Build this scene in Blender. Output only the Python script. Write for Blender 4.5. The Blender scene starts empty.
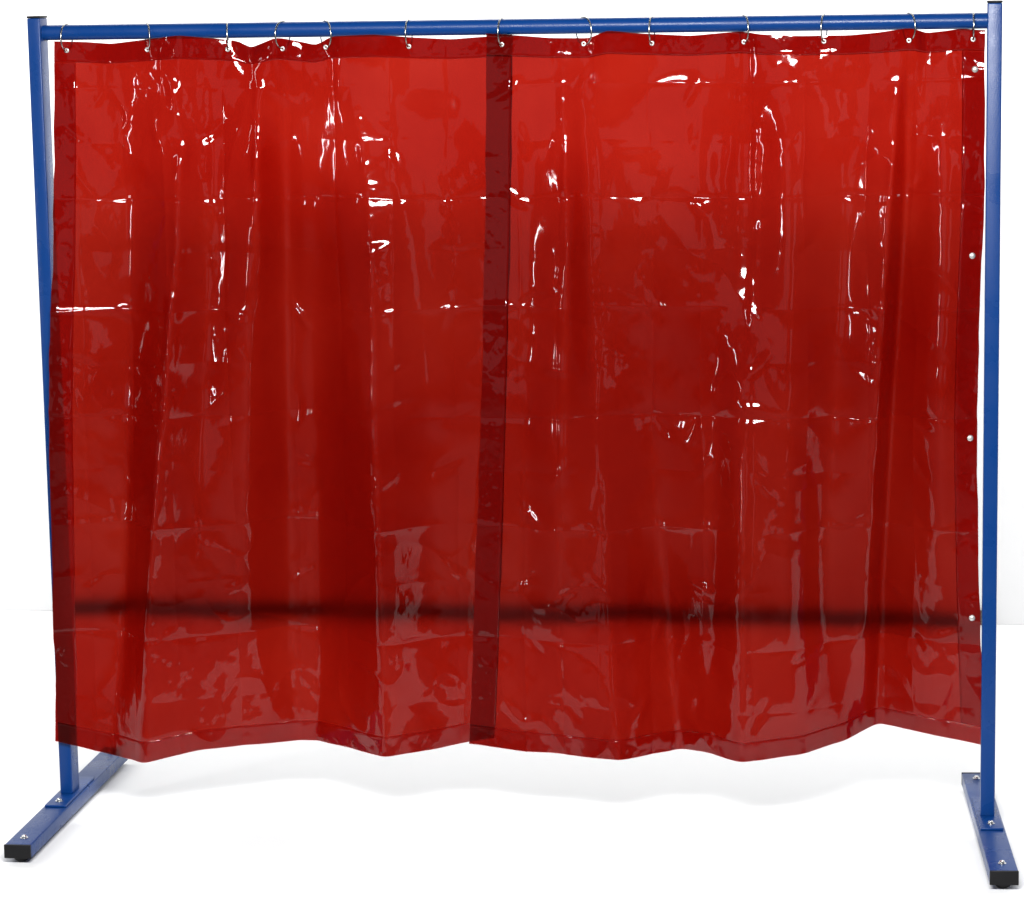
import bpy, bmesh, math
import numpy as np
from mathutils import Matrix, Vector

scene = bpy.context.scene
COL = scene.collection

# ------------------------------------------------------------------ camera
cam_d = bpy.data.cameras.new('camera')
cam_d.sensor_fit = 'HORIZONTAL'; cam_d.sensor_width = 36.0
cam_d.lens = 36.0 * 2911.16 / 1024.0
cam_d.clip_start = 0.1; cam_d.clip_end = 200
cam = bpy.data.objects.new('camera', cam_d); COL.objects.link(cam)
R_ = Vector((0.98945835, 0.14379563, -0.01717522))
U_ = Vector((-0.00622333, 0.16070977, 0.98698209))
F_ = Vector((-0.14468394, 0.97647078, -0.15991051))
M = Matrix.Identity(4)
for i in range(3):
    M[i][0] = R_[i]; M[i][1] = U_[i]; M[i][2] = -F_[i]
M.translation = Vector((1.0333, -6.9747, 2.0605))
cam.matrix_world = M
scene.camera = cam

# ------------------------------------------------------------------ world + view
w = bpy.data.worlds.new('World'); scene.world = w; w.use_nodes = True
w.node_tree.nodes['Background'].inputs[0].default_value = (0.75, 0.85, 1.0, 1)
w.node_tree.nodes['Background'].inputs[1].default_value = 0.06
scene.view_settings.view_transform = 'Standard'
scene.view_settings.look = 'None'
scene.view_settings.exposure = 0.0
scene.view_settings.gamma = 1.0
scene.view_settings.use_curve_mapping = False
scene.cycles.caustics_refractive = False
scene.cycles.caustics_reflective = False
scene.cycles.max_bounces = 14
scene.cycles.transmission_bounces = 14

# ------------------------------------------------------------------ lamps, added fills and reflection panels
def area(name, loc, target, sx, sy, radiance, color=(1, 1, 1)):
    d = bpy.data.lights.new(name, 'AREA'); d.shape = 'RECTANGLE'
    d.size = sx; d.size_y = sy
    d.energy = radiance * math.pi * sx * sy
    d.color = color
    o = bpy.data.objects.new(name, d); COL.objects.link(o)
    o.location = loc
    v = Vector(target) - Vector(loc)
    o.rotation_euler = v.to_track_quat('-Z', 'Y').to_euler()
    return o

area('softbox_key', (0.5, -4.0, 3.0), (0.1, 0.0, 0.1), 2.2, 0.50, 112.0)
area('overhead_fill', (0.2, -2.0, 4.2), (0.1, -1.2, 0), 6.0, 1.6, 0.15)  # added unseen fill that brightens the paper in front of the screen
area('back_fill', (0, 1.35, 4.4), (0, 1.5, 0), 8.0, 1.2, 0.15)  # added unseen fill for the floor behind the curtains
area('wall_fill', (0.9, 0.9, 2.8), (0.9, 2.36, -0.3), 12.5, 0.5, 10.3)  # added unseen strip that lifts the backdrop to plain white
area('studio_lamp', (-4.6, -4.6, 1.25), (0, 0, 1.2), 0.12, 0.8, 100)
area('tube_lamp', (-3.4, -2.6, 3.3), (-1.0, 0, 0.5), 0.10, 1.8, 40)
area('reflection_panel', (-2.1, -8.8, 1.5), (0, 0, 1.0), 5.0, 2.4, 0.42, (0.92, 0.95, 1.0))  # no real window: added dim panel the curtain mirrors as milky sheen
area('reflection_panel', (3.9, -8.0, 1.3), (0, 0, 1.0), 1.2, 1.9, 0.7, (0.92, 0.95, 1.0))  # second added panel, mirrored in the folds as smaller pale patches

# ------------------------------------------------------------------ materials
def newmat(name):
    m = bpy.data.materials.new(name); m.use_nodes = True
    nt = m.node_tree; nt.nodes.clear()
    out = nt.nodes.new('ShaderNodeOutputMaterial')
    return m, nt, out

def N(nt, t, **kw):
    n = nt.nodes.new(t)
    for k, v in kw.items():
        setattr(n, k, v)
    return n

def principled(name, col, rough=0.5, metal=0.0, bump=None, spec=0.5, var=0.0, coat=0.0):
    m, nt, out = newmat(name)
    p = N(nt, 'ShaderNodeBsdfPrincipled')
    p.inputs['Base Color'].default_value = (*col, 1)
    p.inputs['Roughness'].default_value = rough
    p.inputs['Metallic'].default_value = metal
    p.inputs['Specular IOR Level'].default_value = spec
    p.inputs['Coat Weight'].default_value = coat
    p.inputs['Coat Roughness'].default_value = 0.15
    tc = N(nt, 'ShaderNodeTexCoord')
    if bump:
        nz = N(nt, 'ShaderNodeTexNoise'); nz.inputs['Scale'].default_value = bump[0]
        nz.inputs['Detail'].default_value = 3
        nt.links.new(tc.outputs['Object'], nz.inputs['Vector'])
        b = N(nt, 'ShaderNodeBump'); b.inputs['Strength'].default_value = bump[1]
        b.inputs['Distance'].default_value = bump[2]
        nt.links.new(nz.outputs['Fac'], b.inputs['Height'])
        nt.links.new(b.outputs[0], p.inputs['Normal'])
    if var:
        n2 = N(nt, 'ShaderNodeTexNoise'); n2.inputs['Scale'].default_value = 9
        n2.inputs['Detail'].default_value = 6
        nt.links.new(tc.outputs['Object'], n2.inputs['Vector'])
        mr = N(nt, 'ShaderNodeMapRange')
        mr.inputs[1].default_value = .3; mr.inputs[2].default_value = .7
        mr.inputs[3].default_value = rough - var; mr.inputs[4].default_value = rough + var
        nt.links.new(n2.outputs['Fac'], mr.inputs[0])
        nt.links.new(mr.outputs[0], p.inputs['Roughness'])
    nt.links.new(p.outputs[0], out.inputs[0])
    return m

M_BLUE = principled('blue_powder_coat', (0.002, 0.031, 0.145), 0.30, spec=0.22, bump=(330, 0.4, 0.0010), var=0.08)
M_BLACK = principled('black_plastic', (0.004, 0.004, 0.0045), 0.5, spec=0.2, bump=(300, 0.2, 0.001))
M_ZINC = principled('zinc_plated_steel', (0.72, 0.72, 0.70), 0.22, metal=1.0, bump=(200, 0.2, 0.0006))
M_WIRE = principled('ring_wire', (0.46, 0.45, 0.41), 0.22, metal=1.0)
M_EYE = principled('eyelet_nickel', (0.62, 0.61, 0.58), 0.32, metal=0.7)
M_WHITE = principled('white_studio_paper', (0.82, 0.82, 0.82), 0.9, spec=0.1)
M_FLOOR = principled('grey_studio_floor', (0.08, 0.08, 0.082), 0.8, spec=0.2)
M_SKIRT = principled('dark_skirting', (0.05, 0.04, 0.035), 0.7)

def pvc(name, T, haze):
    m, nt, out = newmat(name)
    L = nt.links.new
    tc = N(nt, 'ShaderNodeTexCoord')
    geo = N(nt, 'ShaderNodeNewGeometry')
    # fine surface texture of calendered soft pvc
    n1 = N(nt, 'ShaderNodeTexNoise'); n1.inputs['Scale'].default_value = 28; n1.inputs['Detail'].default_value = 2
    mp = N(nt, 'ShaderNodeMapping'); mp.inputs['Scale'].default_value = (1.0, 1.0, 0.45)
    L(tc.outputs['Object'], mp.inputs[0]); L(mp.outputs[0], n1.inputs['Vector'])
    b = N(nt, 'ShaderNodeBump'); b.inputs['Strength'].default_value = 0.5; b.inputs['Distance'].default_value = 0.0016
    L(n1.outputs['Fac'], b.inputs['Height'])
    # path length through the sheet: tint ** (1 / cos of the inner angle)
    dot = N(nt, 'ShaderNodeVectorMath', operation='DOT_PRODUCT')
    L(geo.outputs['Normal'], dot.inputs[0]); L(geo.outputs['Incoming'], dot.inputs[1])
    sq = N(nt, 'ShaderNodeMath', operation='MULTIPLY'); L(dot.outputs['Value'], sq.inputs[0]); L(dot.outputs['Value'], sq.inputs[1])
    ic = N(nt, 'ShaderNodeMath', operation='MULTIPLY_ADD'); L(sq.outputs[0], ic.inputs[0])
    ic.inputs[1].default_value = 1 / 2.25; ic.inputs[2].default_value = 1 - 1 / 2.25
    pw = N(nt, 'ShaderNodeMath', operation='POWER'); L(ic.outputs[0], pw.inputs[0]); pw.inputs[1].default_value = -0.5
    comb = N(nt, 'ShaderNodeCombineColor')
    # cloudy unevenness of the dye
    n3 = N(nt, 'ShaderNodeTexNoise'); n3.inputs['Scale'].default_value = 2.2; n3.inputs['Detail'].default_value = 4
    L(tc.outputs['Object'], n3.inputs['Vector'])
    mr = N(nt, 'ShaderNodeMapRange'); mr.inputs[1].default_value = .3; mr.inputs[2].default_value = .7
    mr.inputs[3].default_value = .9; mr.inputs[4].default_value = 1.12
    L(n3.outputs['Fac'], mr.inputs[0])
    ex = N(nt, 'ShaderNodeMath', operation='MULTIPLY'); L(pw.outputs[0], ex.inputs[0]); L(mr.outputs[0], ex.inputs[1])
    for i in range(3):
        q = N(nt, 'ShaderNodeMath', operation='POWER'); q.inputs[0].default_value = T[i]
        L(ex.outputs[0], q.inputs[1]); L(q.outputs[0], comb.inputs[i])
    rf = N(nt, 'ShaderNodeBsdfRefraction'); rf.inputs['IOR'].default_value = 1.02; rf.inputs['Roughness'].default_value = 0.62
    L(comb.outputs[0], rf.inputs['Color'])
    df = N(nt, 'ShaderNodeBsdfDiffuse'); df.inputs['Color'].default_value = (0.42, 0.006, 0.004, 1)
    mx = N(nt, 'ShaderNodeMixShader'); mx.inputs[0].default_value = haze
    L(rf.outputs[0], mx.inputs[1]); L(df.outputs[0], mx.inputs[2])
    fr = N(nt, 'ShaderNodeFresnel'); fr.inputs['IOR'].default_value = 1.5
    L(b.outputs[0], fr.inputs['Normal'])
    fm = N(nt, 'ShaderNodeMath', operation='MULTIPLY'); fm.inputs[1].default_value = 0.6; fm.use_clamp = True
    L(fr.outputs[0], fm.inputs[0])
    gl = N(nt, 'ShaderNodeBsdfGlossy'); gl.inputs['Roughness'].default_value = 0.055
    L(b.outputs[0], gl.inputs['Normal'])
    m2 = N(nt, 'ShaderNodeMixShader')
    L(fm.outputs[0], m2.inputs[0]); L(mx.outputs[0], m2.inputs[1]); L(gl.outputs[0], m2.inputs[2])
    L(m2.outputs[0], out.inputs[0])
    return m

M_PVC = pvc('red_transparent_pvc', (0.28, 0.0085, 0.0036), 0.045)
M_HEM = pvc('red_pvc_hem', (0.46, 0.09, 0.05), 0.16)
M_HEMB = pvc('red_pvc_bottom_hem', (0.86, 0.5, 0.5), 0.06)

# ------------------------------------------------------------------ helpers
def mesh_obj(name, verts, faces, mat, parent=None, smooth=False):
    me = bpy.data.meshes.new(name); me.from_pydata(verts, [], faces); me.update()
    me.materials.append(mat)
    if smooth:
        me.polygons.foreach_set('use_smooth', [True] * len(me.polygons))
    o = bpy.data.objects.new(name, me); COL.objects.link(o)
    if parent: o.parent = parent
    return o

def bm_obj(name, bm, mat, parent=None, smooth=False):
    me = bpy.data.meshes.new(name); bm.to_mesh(me); bm.free()
    me.materials.append(mat)
    if smooth:
        me.polygons.foreach_set('use_smooth', [True] * len(me.polygons))
        me.set_sharp_from_angle(angle=math.radians(40))
    o = bpy.data.objects.new(name, me); COL.objects.link(o)
    if parent: o.parent = parent
    return o

def box(name, x0, x1, y0, y1, z0, z1, mat, parent=None, bev=0.0, rot=0.0, origin=(0, 0)):
    bm = bmesh.new(); bmesh.ops.create_cube(bm, size=1)
    for v in bm.verts:
        v.co = Vector(((x0 + x1) / 2 + v.co.x * (x1 - x0), (y0 + y1) / 2 + v.co.y * (y1 - y0), (z0 + z1) / 2 + v.co.z * (z1 - z0)))
    if bev:
        bmesh.ops.bevel(bm, geom=bm.edges[:], offset=bev, segments=3, profile=0.5, affect='EDGES')
    if rot:
        bmesh.ops.rotate(bm, verts=bm.verts, cent=(origin[0], origin[1], 0), matrix=Matrix.Rotation(rot, 3, 'Z'))
    return bm_obj(name, bm, mat, parent, smooth=bool(bev))

def lathe(name, prof, mat, parent, loc, axis='Z', seg=24):
    """prof: list of (r, h) revolved round the axis"""
    vs, fs = [], []
    for r, h in prof:
        for k in range(seg):
            a = 2 * math.pi * k / seg
            p = (r * math.cos(a), r * math.sin(a), h)
            if axis == 'Y': p = (p[0], -p[2], p[1])
            if axis == 'X': p = (p[2], p[0], p[1])
            vs.append((p[0] + loc[0], p[1] + loc[1], p[2] + loc[2]))
    n = len(prof)
    for i in range(n - 1):
        for k in range(seg):
            fs.append((i * seg + k, i * seg + (k + 1) % seg, (i + 1) * seg + (k + 1) % seg, (i + 1) * seg + k))
    fs.append(tuple(range(seg))[::-1]); fs.append(tuple((n - 1) * seg + k for k in range(seg)))
    me_o = mesh_obj(name, vs, fs, mat, parent, smooth=True)
    me_o.data.set_sharp_from_angle(angle=math.radians(40))
    return me_o

def tag(o, label=None, cat=None, group=None, kind=None):
    if label: o['label'] = label
    if cat: o['category'] = cat
    if group: o['group'] = group
    if kind: o['kind'] = kind

# ------------------------------------------------------------------ the setting
floor = mesh_obj('floor', [(-9, -10, -.020), (9, -10, -.020), (9, 2.36, -.020), (-9, 2.36, -.020)], [(0, 1, 2, 3)], M_FLOOR)
sweep = mesh_obj('paper_sweep', [(-6, -0.89, -.015), (6, -0.89, -.015), (6, 2.359, -.015), (-6, 2.359, -.015)], [(0, 1, 2, 3)], M_WHITE)
tag(sweep, kind='structure')
tag(floor, kind='structure')
wall = mesh_obj('backdrop_wall', [(-9, 2.36, -.020), (9, 2.36, -.020), (9, 2.36, 4.2), (-9, 2.36, 4.2)], [(0, 1, 2, 3)], M_WHITE)
tag(wall, kind='structure')
sk = box('skirting_board', -1.90, 1.20, 2.34, 2.357, -0.011, 0.032, M_SKIRT)
tag(sk, kind='structure')

# ------------------------------------------------------------------ blue stand
stand = bpy.data.objects.new('screen_stand', None); COL.objects.link(stand)
tag(stand, 'blue powder coated steel stand with two posts, round top bar and flat feet', 'stand')
W2 = 1.15865
PWX, PDY = 0.0325, 0.062
BAR = lambda x: 1.9566 - 0.0023 * x
BR = 0.0187
FH = 0.0335
for s, rot, name in ((-1, 0.0139, 'L'), (1, 0.0691, 'R')):
    xc = s * W2
    pw = PWX if s < 0 else 0.0345
    post = box('post', xc - pw / 2, xc + pw / 2, -PDY / 2, PDY / 2, FH + 0.005, 1.995, M_BLUE, stand, bev=0.003)
    box('end_cap', xc - pw / 2 - .0006, xc + pw / 2 + .0006, -PDY / 2 - .0006, PDY / 2 + .0006, 1.9952, 2.0005, M_BLACK, post, bev=0.0018)
    RE = 0.378 if s > 0 else 0.450
    ft = box('foot', xc - .0325, xc + .0325, -0.452, RE, 0.0, FH, M_BLUE, stand, bev=0.0028, rot=rot, origin=(xc, 0))
    for y0, y1 in ((-0.460, -0.4523), (RE + .0003, RE + .008)):
        box('end_cap', xc - .0330, xc + .0330, y0, y1, -0.0 + .0004, FH + .0004, M_BLACK, ft, bev=0.0016, rot=rot, origin=(xc, 0))
    def rp(x, y):
        v = Matrix.Rotation(rot, 3, 'Z') @ Vector((x - xc, y, 0)); return xc + v.x, v.y
    plate = box('base_plate', xc - .0275, xc + .0275, -0.135, 0.135, FH + .0003, FH + .0060, M_BLUE, stand, bev=0.0015, rot=rot, origin=(xc, 0))
    bl = [(-0.400, FH), (RE - .053, FH), (-0.098, FH + .006)] + ([(0.098, FH + .006)] if s > 0 else [])
    for by, bz in bl:
        x, y = rp(xc, by)
        lathe('bolt', [(0.0098, 0), (0.0098, .0014), (0.0064, .0015), (0.0064, .0042), (0.0054, .0066), (0.003, .0078), (0.001, .0081)],
              M_ZINC, plate if bz > FH + .001 else ft, (x, y, bz + .0002))
    for by in (-0.425, 0.345):
        x, y = rp(xc, by)
        # adjustable glide under the foot, sunk into the tube
        lathe('glide', [(0.019, 0.0), (0.020, -.005), (0.018, -.010), (0.012, -.0142), (0.002, -.015)], M_BLACK, ft, (x, y, 0.0005))
# crossbar
seg = 40
xs = np.linspace(-W2 + PWX / 2 - .001, W2 - PWX / 2 + .001, 60)
vs = [(x, BR * math.cos(2 * math.pi * k / seg), BAR(x) + BR * math.sin(2 * math.pi * k / seg)) for x in xs for k in range(seg)]
fs = [(i * seg + k, i * seg + (k + 1) % seg, (i + 1) * seg + (k + 1) % seg, (i + 1) * seg + k) for i in range(len(xs) - 1) for k in range(seg)]
mesh_obj('crossbar', vs, fs, M_BLUE, stand, smooth=True)

# ------------------------------------------------------------------ curtain surface
def hash2(ix, iy, seed):
    h = (ix.astype(np.int64) * 374761393 + iy.astype(np.int64) * 668265263 + seed * 1442695041) & 0xffffffff
    h = ((h ^ (h >> 13)) * 1274126177) & 0xffffffff
    h = h ^ (h >> 16)
    return (h & 0xffff) / 65535.0

def vnoise(x, y, seed):
    ix = np.floor(x); iy = np.floor(y); fx = x - ix; fy = y - iy
    fx = fx ** 3 * (fx * (fx * 6 - 15) + 10); fy = fy ** 3 * (fy * (fy * 6 - 15) + 10)
    a = hash2(ix, iy, seed); b = hash2(ix + 1, iy, seed); c = hash2(ix, iy + 1, seed); d = hash2(ix + 1, iy + 1, seed)
    return (a + (b - a) * fx) * (1 - fy) + (c + (d - c) * fx) * fy - 0.5

def fbm(x, y, seed, o=3):
    r = 0; a = 1.0
    for k in range(o):
        ca, sa = math.cos(.6 * k + .3), math.sin(.6 * k + .3)
        r = r + a * vnoise(ca * x - sa * y + 17.3 * k, sa * x + ca * y + 5.1 * k, seed + k); x = x * 2.03; y = y * 2.03; a *= .5
    return r

LT = [
 [(-1.118,0.000,1.929),(-1.131,0.012,1.549),(-1.150,0.037,1.049),(-1.165,0.042,0.537),(-1.178,0.042,0.182)],
 [(-0.956,0.000,1.926),(-0.944,-0.010,1.547),(-0.969,-0.010,1.048),(-0.994,0.000,0.539),(-1.026,0.050,0.149)],
 [(-0.848,0.010,1.925),(-0.809,0.040,1.550),(-0.847,0.060,1.058),(-0.898,0.090,0.560),(-0.929,0.120,0.149)],
 [(-0.713,0.000,1.923),(-0.726,0.000,1.546),(-0.766,0.010,1.052),(-0.797,0.040,0.551),(-0.797,0.060,0.170)],
 [(-0.604,0.010,1.922),(-0.611,0.030,1.548),(-0.654,0.020,1.053),(-0.683,0.000,0.544),(-0.674,-0.020,0.167)],
 [(-0.539,-0.010,1.920),(-0.560,-0.040,1.542),(-0.579,-0.060,1.042),(-0.586,-0.080,0.528),(-0.573,-0.090,0.161)],
 [(-0.490,0.000,1.920),(-0.497,-0.020,1.543),(-0.508,-0.050,1.044),(-0.514,-0.080,0.529),(-0.527,-0.090,0.162)],
 [(-0.391,0.000,1.919),(-0.338,0.030,1.546),(-0.325,0.060,1.060),(-0.316,0.090,0.568),(-0.314,0.110,0.176)],
 [(-0.182,0.000,1.916),(-0.201,0.010,1.544),(-0.200,0.010,1.054),(-0.198,0.010,0.552),(-0.190,0.030,0.182)],
 [(0.018,-0.014,1.912),(0.007,-0.010,1.541),(-0.015,-0.015,1.051),(-0.041,-0.030,0.546),(-0.063,-0.050,0.190)],
]
RT = [
 [(-0.043,0.004,1.914),(-0.053,0.004,1.542),(-0.072,0.004,1.053),(-0.097,0.004,0.552),(-0.119,0.004,0.189)],
 [(0.049,0.006,1.912),(0.051,0.007,1.542),(0.036,0.010,1.054),(0.016,0.015,0.556),(0.013,0.040,0.182)],
 [(0.139,0.008,1.911),(0.151,0.030,1.543),(0.138,0.040,1.059),(0.120,0.050,0.565),(0.147,0.070,0.180)],
 [(0.205,0.000,1.910),(0.199,-0.010,1.540),(0.214,0.000,1.054),(0.238,0.050,0.567),(0.270,0.110,0.181)],
 [(0.301,0.000,1.909),(0.321,-0.010,1.539),(0.339,-0.020,1.051),(0.370,-0.030,0.552),(0.405,-0.020,0.179)],
 [(0.469,0.000,1.907),(0.479,0.010,1.539),(0.493,0.010,1.056),(0.491,0.030,0.566),(0.480,0.050,0.190)],
 [(0.570,-0.010,1.905),(0.573,-0.010,1.537),(0.569,0.040,1.061),(0.566,0.090,0.580),(0.564,0.120,0.185)],
 [(0.670,0.005,1.904),(0.682,0.030,1.539),(0.682,0.040,1.061),(0.682,0.060,0.575),(0.706,0.060,0.192)],
 [(0.846,0.005,1.901),(0.818,-0.010,1.536),(0.788,-0.010,1.054),(0.764,-0.010,0.561),(0.812,-0.020,0.208)],
 [(0.940,0.000,1.900),(0.925,0.030,1.538),(0.896,0.020,1.059),(0.872,-0.030,0.559),(0.862,-0.080,0.224)],
 [(0.958,-0.005,1.900),(0.948,-0.030,1.533),(0.919,-0.040,1.050),(0.895,-0.090,0.546),(0.891,-0.110,0.232)],
 [(1.033,0.000,1.899),(1.047,0.020,1.536),(1.038,0.020,1.059),(1.036,-0.010,0.565),(1.007,-0.050,0.225)],
 [(1.137,0.000,1.897),(1.138,0.000,1.534),(1.126,0.000,1.057),(1.137,0.000,0.569),(1.152,-0.037,0.200)],
]
TOPL = [(-1.1179, 1.9384), (-1.0393, 1.9355), (-0.9763, 1.930), (-0.9006, 1.9378), (-0.7998, 1.9484), (-0.7126, 1.9399), (-0.6555, 1.9319), (-0.6312, 1.9147), (-0.596, 1.9262), (-0.5558, 1.9401), (-0.5214, 1.9324), (-0.4624, 1.9195), (-0.4223, 1.9405), (-0.3164, 1.9438), (-0.2283, 1.9353), (-0.1332, 1.929), (-0.0358, 1.935), (0.0249, 1.9388)]
TOPR = [(-0.0429, 1.9422), (0.0007, 1.9392), (0.1094, 1.929), (0.2057, 1.9271), (0.2491, 1.945), (0.3257, 1.9368), (0.4449, 1.929), (0.54, 1.9364), (0.5707, 1.9379), (0.6109, 1.9303), (0.7053, 1.925), (0.8227, 1.925), (0.8929, 1.9309), (0.9511, 1.9393), (0.9744, 1.939), (0.9977, 1.927), (1.0558, 1.9331), (1.0789, 1.9374), (1.1368, 1.932)]
# forward (+) and backward bulges of the top edge between the eyelets
BULL = [(-1.12, .0), (-1.0857, 0), (-.99, -.008), (-.8813, 0), (-.80, .026), (-.74, .012), (-.6811, 0), (-.6312, -.022), (-.59, .004), (-.556, .018), (-.5443, .004), (-.50, -.012), (-.4624, -.004), (-.4377, 0), (-.40, .022), (-.3164, .027), (-.2337, 0), (-.13, -.008), (-.03, -.008), (.03, -.010)]
BULR = [(-.05, .004), (-.007, 0), (.1, .006), (.1911, 0), (.249, .026), (.30, .012), (.3541, 0), (.45, -.007), (.54, .010), (.573, -.004), (.605, .012), (.7, .012), (.7617, 0), (.80, .008), (.86, .004), (.925, .008), (.951, .022), (.9606, .012), (.975, .022), (1.0, -.01), (1.06, .010), (1.1092, 0), (1.14, 0)]
CRZ = [1.990, 1.895, 1.820, 1.687, 1.549, 1.420, 1.281, 1.151, 1.015, 0.878, 0.741, 0.603, 0.459, 0.298, 0.12]
CRXL = [-1.25, -1.07, -0.955, -0.84, -0.70, -0.56, -0.42, -0.28, -0.14, 0.03, 0.15]
CRXR = [-0.15, 0.03, 0.125, 0.22, 0.345, 0.47, 0.595, 0.72, 0.865, 0.975, 1.08, 1.25]

def interp_tracks(T):
    lv = np.array([0, .215, .50, .785, 1.0])
    tx = np.array([[k[0] for k in t] for t in T]); td = np.array([[k[1] for k in t] for t in T])
    def cat(arr, v):
        # cubic (finite-difference tangents) through the five levels; v is 1-D
        m = np.zeros_like(arr)
        m[:, 1:-1] = (arr[:, 2:] - arr[:, :-2]) / (lv[2:] - lv[:-2])
        m[:, 0] = (arr[:, 1] - arr[:, 0]) / (lv[1] - lv[0]); m[:, -1] = (arr[:, -1] - arr[:, -2]) / (lv[-1] - lv[-2])
        i = np.clip(np.searchsorted(lv, v) - 1, 0, 3); h = lv[i + 1] - lv[i]; t = (v - lv[i]) / h
        return ((2*t**3 - 3*t**2 + 1) * arr[:, i] + (t**3 - 2*t**2 + t) * h * m[:, i] + (-2*t**3 + 3*t**2) * arr[:, i+1] + (t**3 - t**2) * h * m[:, i+1])
    return lambda v: (cat(tx, v), cat(td, v))

class Curtain:
    def __init__(s, T, TOP, BUL, CRX, seed, ridges):
        s.ridges = ridges
        s.tr = interp_tracks(T); s.top = np.array(TOP); s.bul = np.array(BUL); s.crx = CRX; s.seed = seed
        s.hem = np.array([(t[4][0], t[4][2]) for t in T])
        rs = np.random.RandomState(seed)
        s.lat = rs.uniform(-1, 1, (len(CRX), len(CRZ)))
        s.pk = rs.uniform(-1, 1, (len(CRX), len(CRZ), 3))
        s.cush = rs.uniform(-1, 1, (len(CRX), len(CRZ)))

    def fold_depth(s, X, V):
        """V constant along each row (2-D arrays)"""
        v1 = V[:, 0]; tx, td = s.tr(v1); D = np.zeros_like(X)
        for r in range(X.shape[0]):
            xk = tx[:, r]; dk = td[:, r]
            acc = 0
            for off, wt in ((-.014, .12), (-.007, .22), (0, .32), (.007, .22), (.014, .12)):
                x = X[r] + off
                i = np.clip(np.searchsorted(xk, x) - 1, 0, len(xk) - 2)
                t = np.clip((x - xk[i]) / (xk[i+1] - xk[i]), 0, 1)
                ts = t * t * (3 - 2 * t)
                wl = .40 + .50 * v1[r] ** 2; t2 = wl * t + (1 - wl) * ts
                acc = acc + wt * (dk[i] + (dk[i+1] - dk[i]) * t2)
            D[r] = acc
        return D

    def surf(s, U, V, off=0.0, taper=None):
        v1 = V[:, 0]; tx, td = s.tr(v1)
        el = tx[0][:, None]; er = tx[-1][:, None]
        X = el + (er - el) * U
        ex = .0022 * fbm(V * 14, U * 0, s.seed + 70, 3) * 2
        X = X + ex * (np.exp(-U / .04) + np.exp(-(1 - U) / .04))
        # top and hem outlines, followed along the cloth (not straight down) so they keep their U
        Xt = tx[0, 0] * 0 + s.tr(np.zeros(1))[0][0, 0] + (s.tr(np.zeros(1))[0][-1, 0] - s.tr(np.zeros(1))[0][0, 0]) * U
        b = s.tr(np.ones(1))[0]
        Xb = b[0, 0] + (b[-1, 0] - b[0, 0]) * U
        zt = np.interp(Xt, s.top[:, 0], s.top[:, 1]); zt = .5 * zt + .25 * np.interp(Xt + .012, s.top[:, 0], s.top[:, 1]) + .25 * np.interp(Xt - .012, s.top[:, 0], s.top[:, 1])
        zb = sum(w_ * np.interp(Xb + o_, s.hem[:, 0], s.hem[:, 1]) for o_, w_ in ((-.012, .2), (-.006, .2), (0, .2), (.006, .2), (.012, .2)))
        ztm, zbm = 1.934, .185
        Z = ztm + (zbm - ztm) * V + (zt - ztm) * np.exp(-V / .045) * (1 - V) + (zb - zbm) * np.clip((V - .55) / .45, 0, 1) ** 2
        D = s.fold_depth(X, V)
        D = D * (1 + .55 * np.sin(np.pi * np.clip(V, 0, 1)) ** 1.6)
        # pinned top edge
        bul = sum(w_ * np.interp(X + o_, s.bul[:, 0], s.bul[:, 1]) for o_, w_ in ((-.010, .25), (0, .5), (.010, .25)))
        k = np.exp(-V / .06)
        D = D * (1 - k) + bul * k
        fade = 1 - np.exp(-V / .02)            # wrinkles die away at the eyelets
        # packing creases: faceted panes between fold lines + cusped crease lines
        wx_ = .013 * fbm(X * 5, Z * 4, s.seed + 3, 2); wz_ = .011 * fbm(X * 4, Z * 5, s.seed + 4, 2)
        Xc = X + wx_; Zc = Z + wz_
        crx = np.array(s.crx); crz = np.array(CRZ)[::-1]; lat = s.lat[:, ::-1]; cu = s.cush[:, ::-1]
        i = np.clip(np.searchsorted(crx, Xc) - 1, 0, len(crx) - 2); j = np.clip(np.searchsorted(crz, Zc) - 1, 0, len(crz) - 2)
        fx = np.clip((Xc - crx[i]) / (crx[i+1] - crx[i]), 0, 1); fz = np.clip((Zc - crz[j]) / (crz[j+1] - crz[j]), 0, 1)
        pane = lat[i, j] * (1-fx) * (1-fz) + lat[i+1, j] * fx * (1-fz) + lat[i, j+1] * (1-fx) * fz + lat[i+1, j+1] * fx * fz
        D = D + fade * .0019 * pane
        D = D + fade * .0026 * cu[i, j] * (np.sin(np.pi * fx) * np.sin(np.pi * fz))
        for q, zc in enumerate(CRZ):
            major = q % 2 == 0
            a = (.0013 if q == 2 else .0029 if major else .0005) * (1 if (q // 2) % 2 else -1)
            amp = a * (.9 + 1.8 * vnoise(X * 7, X * 0 + q * 3.3, s.seed + 20 + q))
            D = D + fade * amp * np.exp(-np.abs(Zc - zc) / .010)
        for q, xc in enumerate(s.crx):
            a = .0013 * (1 if q % 2 else -1)
            amp = a * (1 + 1.6 * vnoise(Z * 7, Z * 0 + q * 2.3, s.seed + 40 + q))
            D = D + fade * amp * np.exp(-np.abs(Xc - xc) / .008)
        # puckers where the packing folds cross
        for q, xc in enumerate(s.crx):
            for r, zc in enumerate(CRZ):
                p = s.pk[q, r]
                if abs(p[2]) < .45: continue
                dx = Xc - xc - .03 * p[0]; dz = Zc - zc - .03 * p[1]
                sel = (np.abs(dx) < .09) & (np.abs(dz) < .09)
                if not sel.any(): continue
                dxs, dzs = dx[sel], dz[sel]
                ca, sa = math.cos(3 * p[0]), math.sin(3 * p[0])
                aa = (ca * dxs + sa * dzs) / .034; bb = (-sa * dxs + ca * dzs) / .013
                D[sel] += fade[sel] * .0046 * p[2] * np.exp(-aa * aa - bb * bb)
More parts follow.
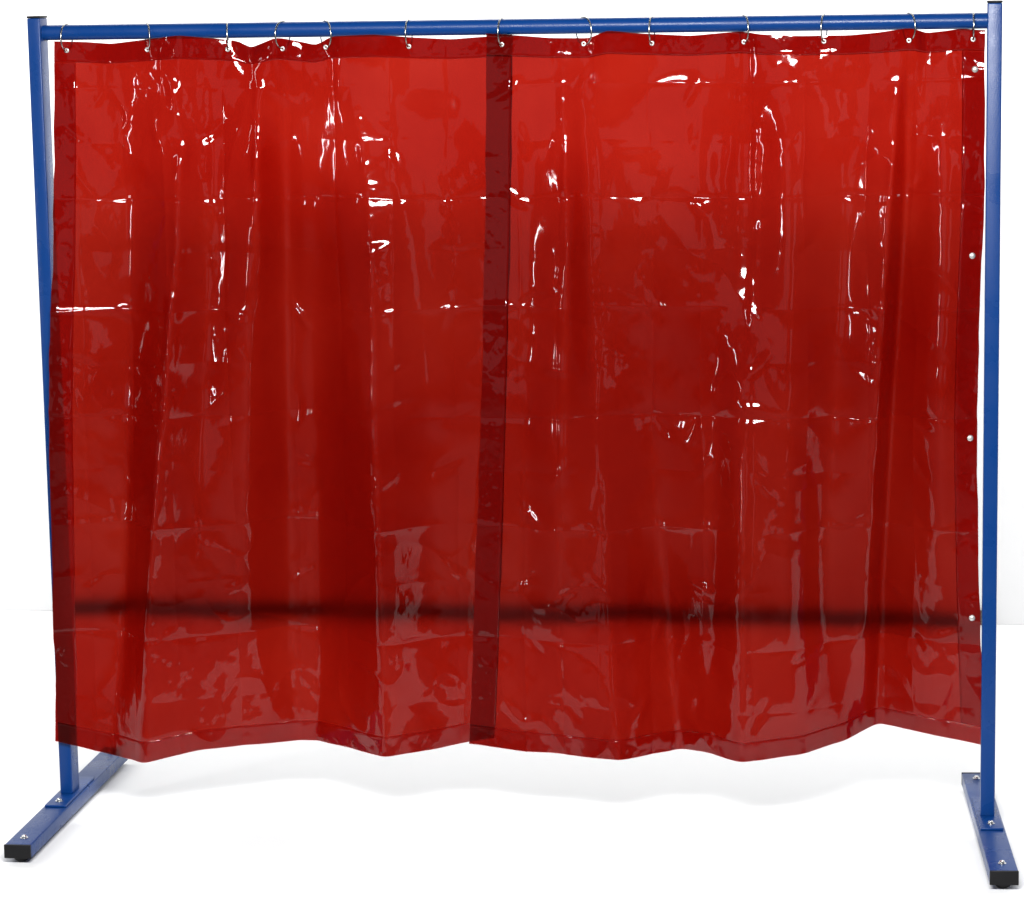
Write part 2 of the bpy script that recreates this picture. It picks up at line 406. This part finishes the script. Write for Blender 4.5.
        # softer sagging wrinkles
        msk = np.clip(.5 + 2.2 * fbm(X * 3.1, Z * 2.3, s.seed + 60, 2), 0, 1)
        D = D + fade * .0088 * fbm(X * 6.0, Z * 3.4, s.seed + 5, 2)
        rg = 1 - np.abs(2.4 * fbm(X * 7.5 + .8 * Z, Z * 6.0, s.seed + 6, 2))
        D = D + fade * 0.0036 * msk * np.clip(rg, 0, 1) ** 2
        D = D + fade * 0.0014 * msk * fbm(X * 26, Z * 17, s.seed + 8, 3)
        # narrow crinkled ridges that run down the cloth
        for (xs_, hh, va, vb, wd) in s.ridges:
            xr = np.interp(v1, np.linspace(0, 1, len(xs_)), xs_)[:, None]
            dd = X - xr - .006 * fbm(V * 22, V * 0, s.seed + 90, 2)
            win = np.clip((V - va) / .05, 0, 1) * np.clip((vb - V) / .08, 0, 1)
            g = np.exp(-(dd / wd) ** 2)
            D = D + win * hh * (.75 + .9 * vnoise(V * 30, V * 0, s.seed + 91)) * g
            D = D + win * .0011 * np.exp(-(dd / (2.0 * wd)) ** 2) * fbm(X * 34, Z * 42, s.seed + 92, 2)
        # bottom hem flares and buckles
        kb = np.exp(-(1 - V) / .035)
        D = D + kb * (.010 * fbm(X * 9, Z * 0, s.seed + 9, 3))
        # keep clear of the round bar
        bz = 1.9566 - .0023 * X; dz = np.abs(Z - bz); need = np.where(dz < .0215, np.sqrt(np.clip(.0215 ** 2 - dz ** 2, 0, 1)), -1)
        D = np.where((need > -1) & (np.abs(need) > 0), np.maximum(D, need), D)
        if taper is not None:
            D = D + off * taper
        else:
            D = D + off
        return X, -D, Z

    def build(s, name, u0, u1, nu, v0, v1, nv, mat, parent, off=0.0, roll=None):
        u = np.linspace(u0, u1, nu); v = np.linspace(v0, v1, nv)
        U, V = np.meshgrid(u, v)
        tp = None
        if roll:
            # the hem's folded edges turn in towards the sheet
            tp = np.ones_like(U)
            for ed, wd in roll:
                if ed == 'v0': dd = (V - v0)
                if ed == 'v1': dd = (v1 - V)
                if ed == 'u0': dd = (U - u0)
                if ed == 'u1': dd = (u1 - U)
                c_ = np.clip(dd / wd, 0, 1); tp = tp * (.12 + .88 * np.sqrt(np.clip(1 - (1 - c_) ** 2, 0, 1)))
        X, Y, Z = s.surf(U, V, off, tp)
        if roll:
            Y = Y - .0013 * tp * (.25 + np.abs(fbm(X * 30, Z * 24, s.seed + 120, 3)))
        co = np.stack([X, Y, Z], -1).reshape(-1, 3).astype(np.float32)
        nvv = nu * nv
        idx = np.arange(nvv).reshape(nv, nu)
        q = np.stack([idx[:-1, :-1], idx[1:, :-1], idx[1:, 1:], idx[:-1, 1:]], -1).reshape(-1)
        me = bpy.data.meshes.new(name)
        me.vertices.add(nvv); me.vertices.foreach_set('co', co.ravel())
        nf = (nu - 1) * (nv - 1)
        me.loops.add(nf * 4); me.loops.foreach_set('vertex_index', q.astype(np.int32))
        me.polygons.add(nf); me.polygons.foreach_set('loop_start', np.arange(0, nf * 4, 4, dtype=np.int32))
        me.polygons.foreach_set('loop_total', np.full(nf, 4, dtype=np.int32))
        me.polygons.foreach_set('use_smooth', np.ones(nf, dtype=bool))
        me.update(calc_edges=True); me.validate()
        me.materials.append(mat)
        o = bpy.data.objects.new(name, me); COL.objects.link(o); o.parent = parent
        return o

    def point(s, x, z, off=0.0):
        """world point on the cloth near world x, z"""
        u, v = .5, .5
        for _ in range(30):
            U = np.array([[u, min(u + 1e-3, 1.0)]]); V = np.array([[v, v]])
            X, Y, Z = s.surf(U, V, off)
            wd = (X[0, 1] - X[0, 0]) / max(U[0, 1] - U[0, 0], 1e-6)
            u = float(np.clip(u + (x - X[0, 0]) / wd, 0, .998)); v = float(np.clip(v - (z - Z[0, 0]) / 1.75, 0, 1))
        return float(X[0, 0]), float(Y[0, 0]), float(Z[0, 0])

EYEL = [(-1.0857, 1.9155), (-0.8813, 1.9150), (-0.6811, 1.9129), (-0.5443, 1.9125), (-0.4377, 1.9145), (-0.2337, 1.9135)]
EYER = [(-0.007, 1.915), (0.1911, 1.914), (0.3541, 1.9128), (0.573, 1.913), (0.7617, 1.9118), (0.9606, 1.9113), (1.1092, 1.9115)]
SNAP = [(1.1144, 1.8417), (1.111, 1.4041), (1.1097, 0.9672), (1.118, 0.5264)]

def torus(name, R, r, mat, parent, loc, rotz=0.0, sag=0.0, n=48, m=12, plane='YZ', gap=0.0):
    vs, fs = [], []
    for i in range(n):
        a = 2 * math.pi * i / n
        for k in range(m):
            b = 2 * math.pi * k / m
            rr = R + r * math.cos(b)
            h = r * math.sin(b)
            p = Vector((h, rr * math.cos(a), rr * math.sin(a) * (1 + sag)))
            if plane == 'XZ': p = Vector((rr * math.cos(a), h, rr * math.sin(a)))
            p = Matrix.Rotation(rotz, 3, 'Z') @ p
            vs.append(tuple(p + Vector(loc)))
    for i in range(n):
        for k in range(m):
            fs.append((i * m + k, ((i + 1) % n) * m + k, ((i + 1) % n) * m + (k + 1) % m, i * m + (k + 1) % m))
    return mesh_obj(name, vs, fs, mat, parent, smooth=True)

def make_curtain(T, TOP, BUL, CRX, seed, eyes, snaps, label, off, wl, wr, ridges):
    c = Curtain(T, TOP, BUL, CRX, seed, ridges)
    root = bpy.data.objects.new('welding_curtain', None); COL.objects.link(root)
    tag(root, label, 'curtain', 'red welding curtains hanging from the bar')
    width = c.tr(np.array([.5]))[0][-1, 0] - c.tr(np.array([.5]))[0][0, 0]
    nu = int(width / .0024); nv = 640
    c.build('sheet', 0, 1, nu, 0, 1, nv, M_PVC, root, off)
    th = .0285; bh = .972
    c.build('top_hem', 0, 1, nu, 0, th, 26, M_HEM, root, off + .0018, roll=[('v1', .0045)])
    c.build('bottom_hem', 0, 1, nu, bh, 1, 26, M_HEMB, root, off + .0018, roll=[('v0', .004)])
    c.build('side_hem', 0, wl, 30, th + .0004, bh - .0004, nv, M_HEM, root, off + .0018, roll=[('u1', .006)])
    if wr: c.build('side_hem', 1 - wr, 1, 30, th + .0004, bh - .0004, nv, M_HEM, root, off + .0018, roll=[('u0', .006)])
    for x, z in eyes:
        p = c.point(x, z, off)
        e = torus('eyelet', .0040, .0024, M_EYE, root, (p[0], p[1] - .002, p[2]), plane='XZ', n=24, m=8)
    for x, z in snaps:
        p = c.point(x, z, off)
        lathe('snap_button', [(0.0078, -.002), (.0078, .0018), (.0068, .0036), (.0045, .005), (.0015, .0056)], M_EYE, root, (p[0], p[1] - .001, p[2]), axis='Y')
    return c

cl = make_curtain(LT, TOPL, BULL, CRXL, 11, EYEL, [], 'left red transparent curtain with deep folds, its inner edge behind the other curtain', 0.0, .048, 0,
    [([-.84, -.79, -.81, -.835, -.86, -.89, -.92, -.925], .0085, .03, .93, .015),
     ([-.745, -.735, -.74, -.755, -.77], .0050, .04, .40, .012),
     ([-.605, -.605, -.612, -.612, -.62, -.63], .0100, .05, .42, .013),
     ([-.395, -.335, -.325, -.32, -.315, -.31], .0034, .05, .80, .012),
     ([-.30, -.27, -.28, -.285, -.28], .0022, .02, .55, .014)])
cr = make_curtain(RT, TOPR, BULR, CRXR, 29, EYER, SNAP, 'right red transparent curtain with four snap buttons down its hem beside the right post', 0.0035, .052, .045,
    [([.135, .150, .148, .150, .14], .0050, .04, .42, .010),
     ([.20, .205, .21, .23, .25, .27], .0022, .05, .90, .014),
     ([.565, .53, .56, .57, .565, .565], .0030, .03, .36, .013),
     ([.585, .60, .59, .575, .57, .57], .0036, .05, .95, .012),
     ([.945, .925, .905, .895, .88, .87], .0055, .03, .75, .011)])

# ------------------------------------------------------------------ rings
LAB = ['steel ring nearest the left post, leftmost ring on the blue bar',
       'second steel ring from the left post, turned open to the left',
       'third steel ring from the left post, left of the dip in the curtain top',
       'fourth steel ring from the left post, right of the dip in the curtain top',
       'fifth steel ring from the left post, close to the ring on its left',
       'sixth steel ring from the left post, last ring holding only the left curtain',
       'middle steel ring of the bar, above the dark overlap where both curtains meet',
       'first steel ring right of the dark overlap, turned wide open',
       'second steel ring right of the dark overlap, seen edge on',
       'third steel ring right of the dark overlap, above a dark narrow fold',
       'steel ring third from the right post, hanging over a flat stretch of curtain',
       'steel ring second from the right post, above a sharp narrow fold',
       'steel ring nearest the right post, rightmost ring on the blue bar']
YAW = [-8, 24, 12, -20, 34, -4, -8, 40, -6, 22, -10, 26, 2]
RR = .0330
for i, ((x, z), yw) in enumerate(zip(EYEL + EYER, YAW)):
    zt = BAR(x) + BR + .0019
    if i == 0:
        ring0 = r = torus('curtain_ring', RR, .0018, M_WIRE, None, (0, 0, 0))
    else:
        r = ring0.copy(); COL.objects.link(r)
    r.location = (x, 0, zt - RR); r.rotation_euler = (0, 0, math.radians(yw))
    tag(r, LAB[i], 'curtain ring', 'steel rings on the top bar')
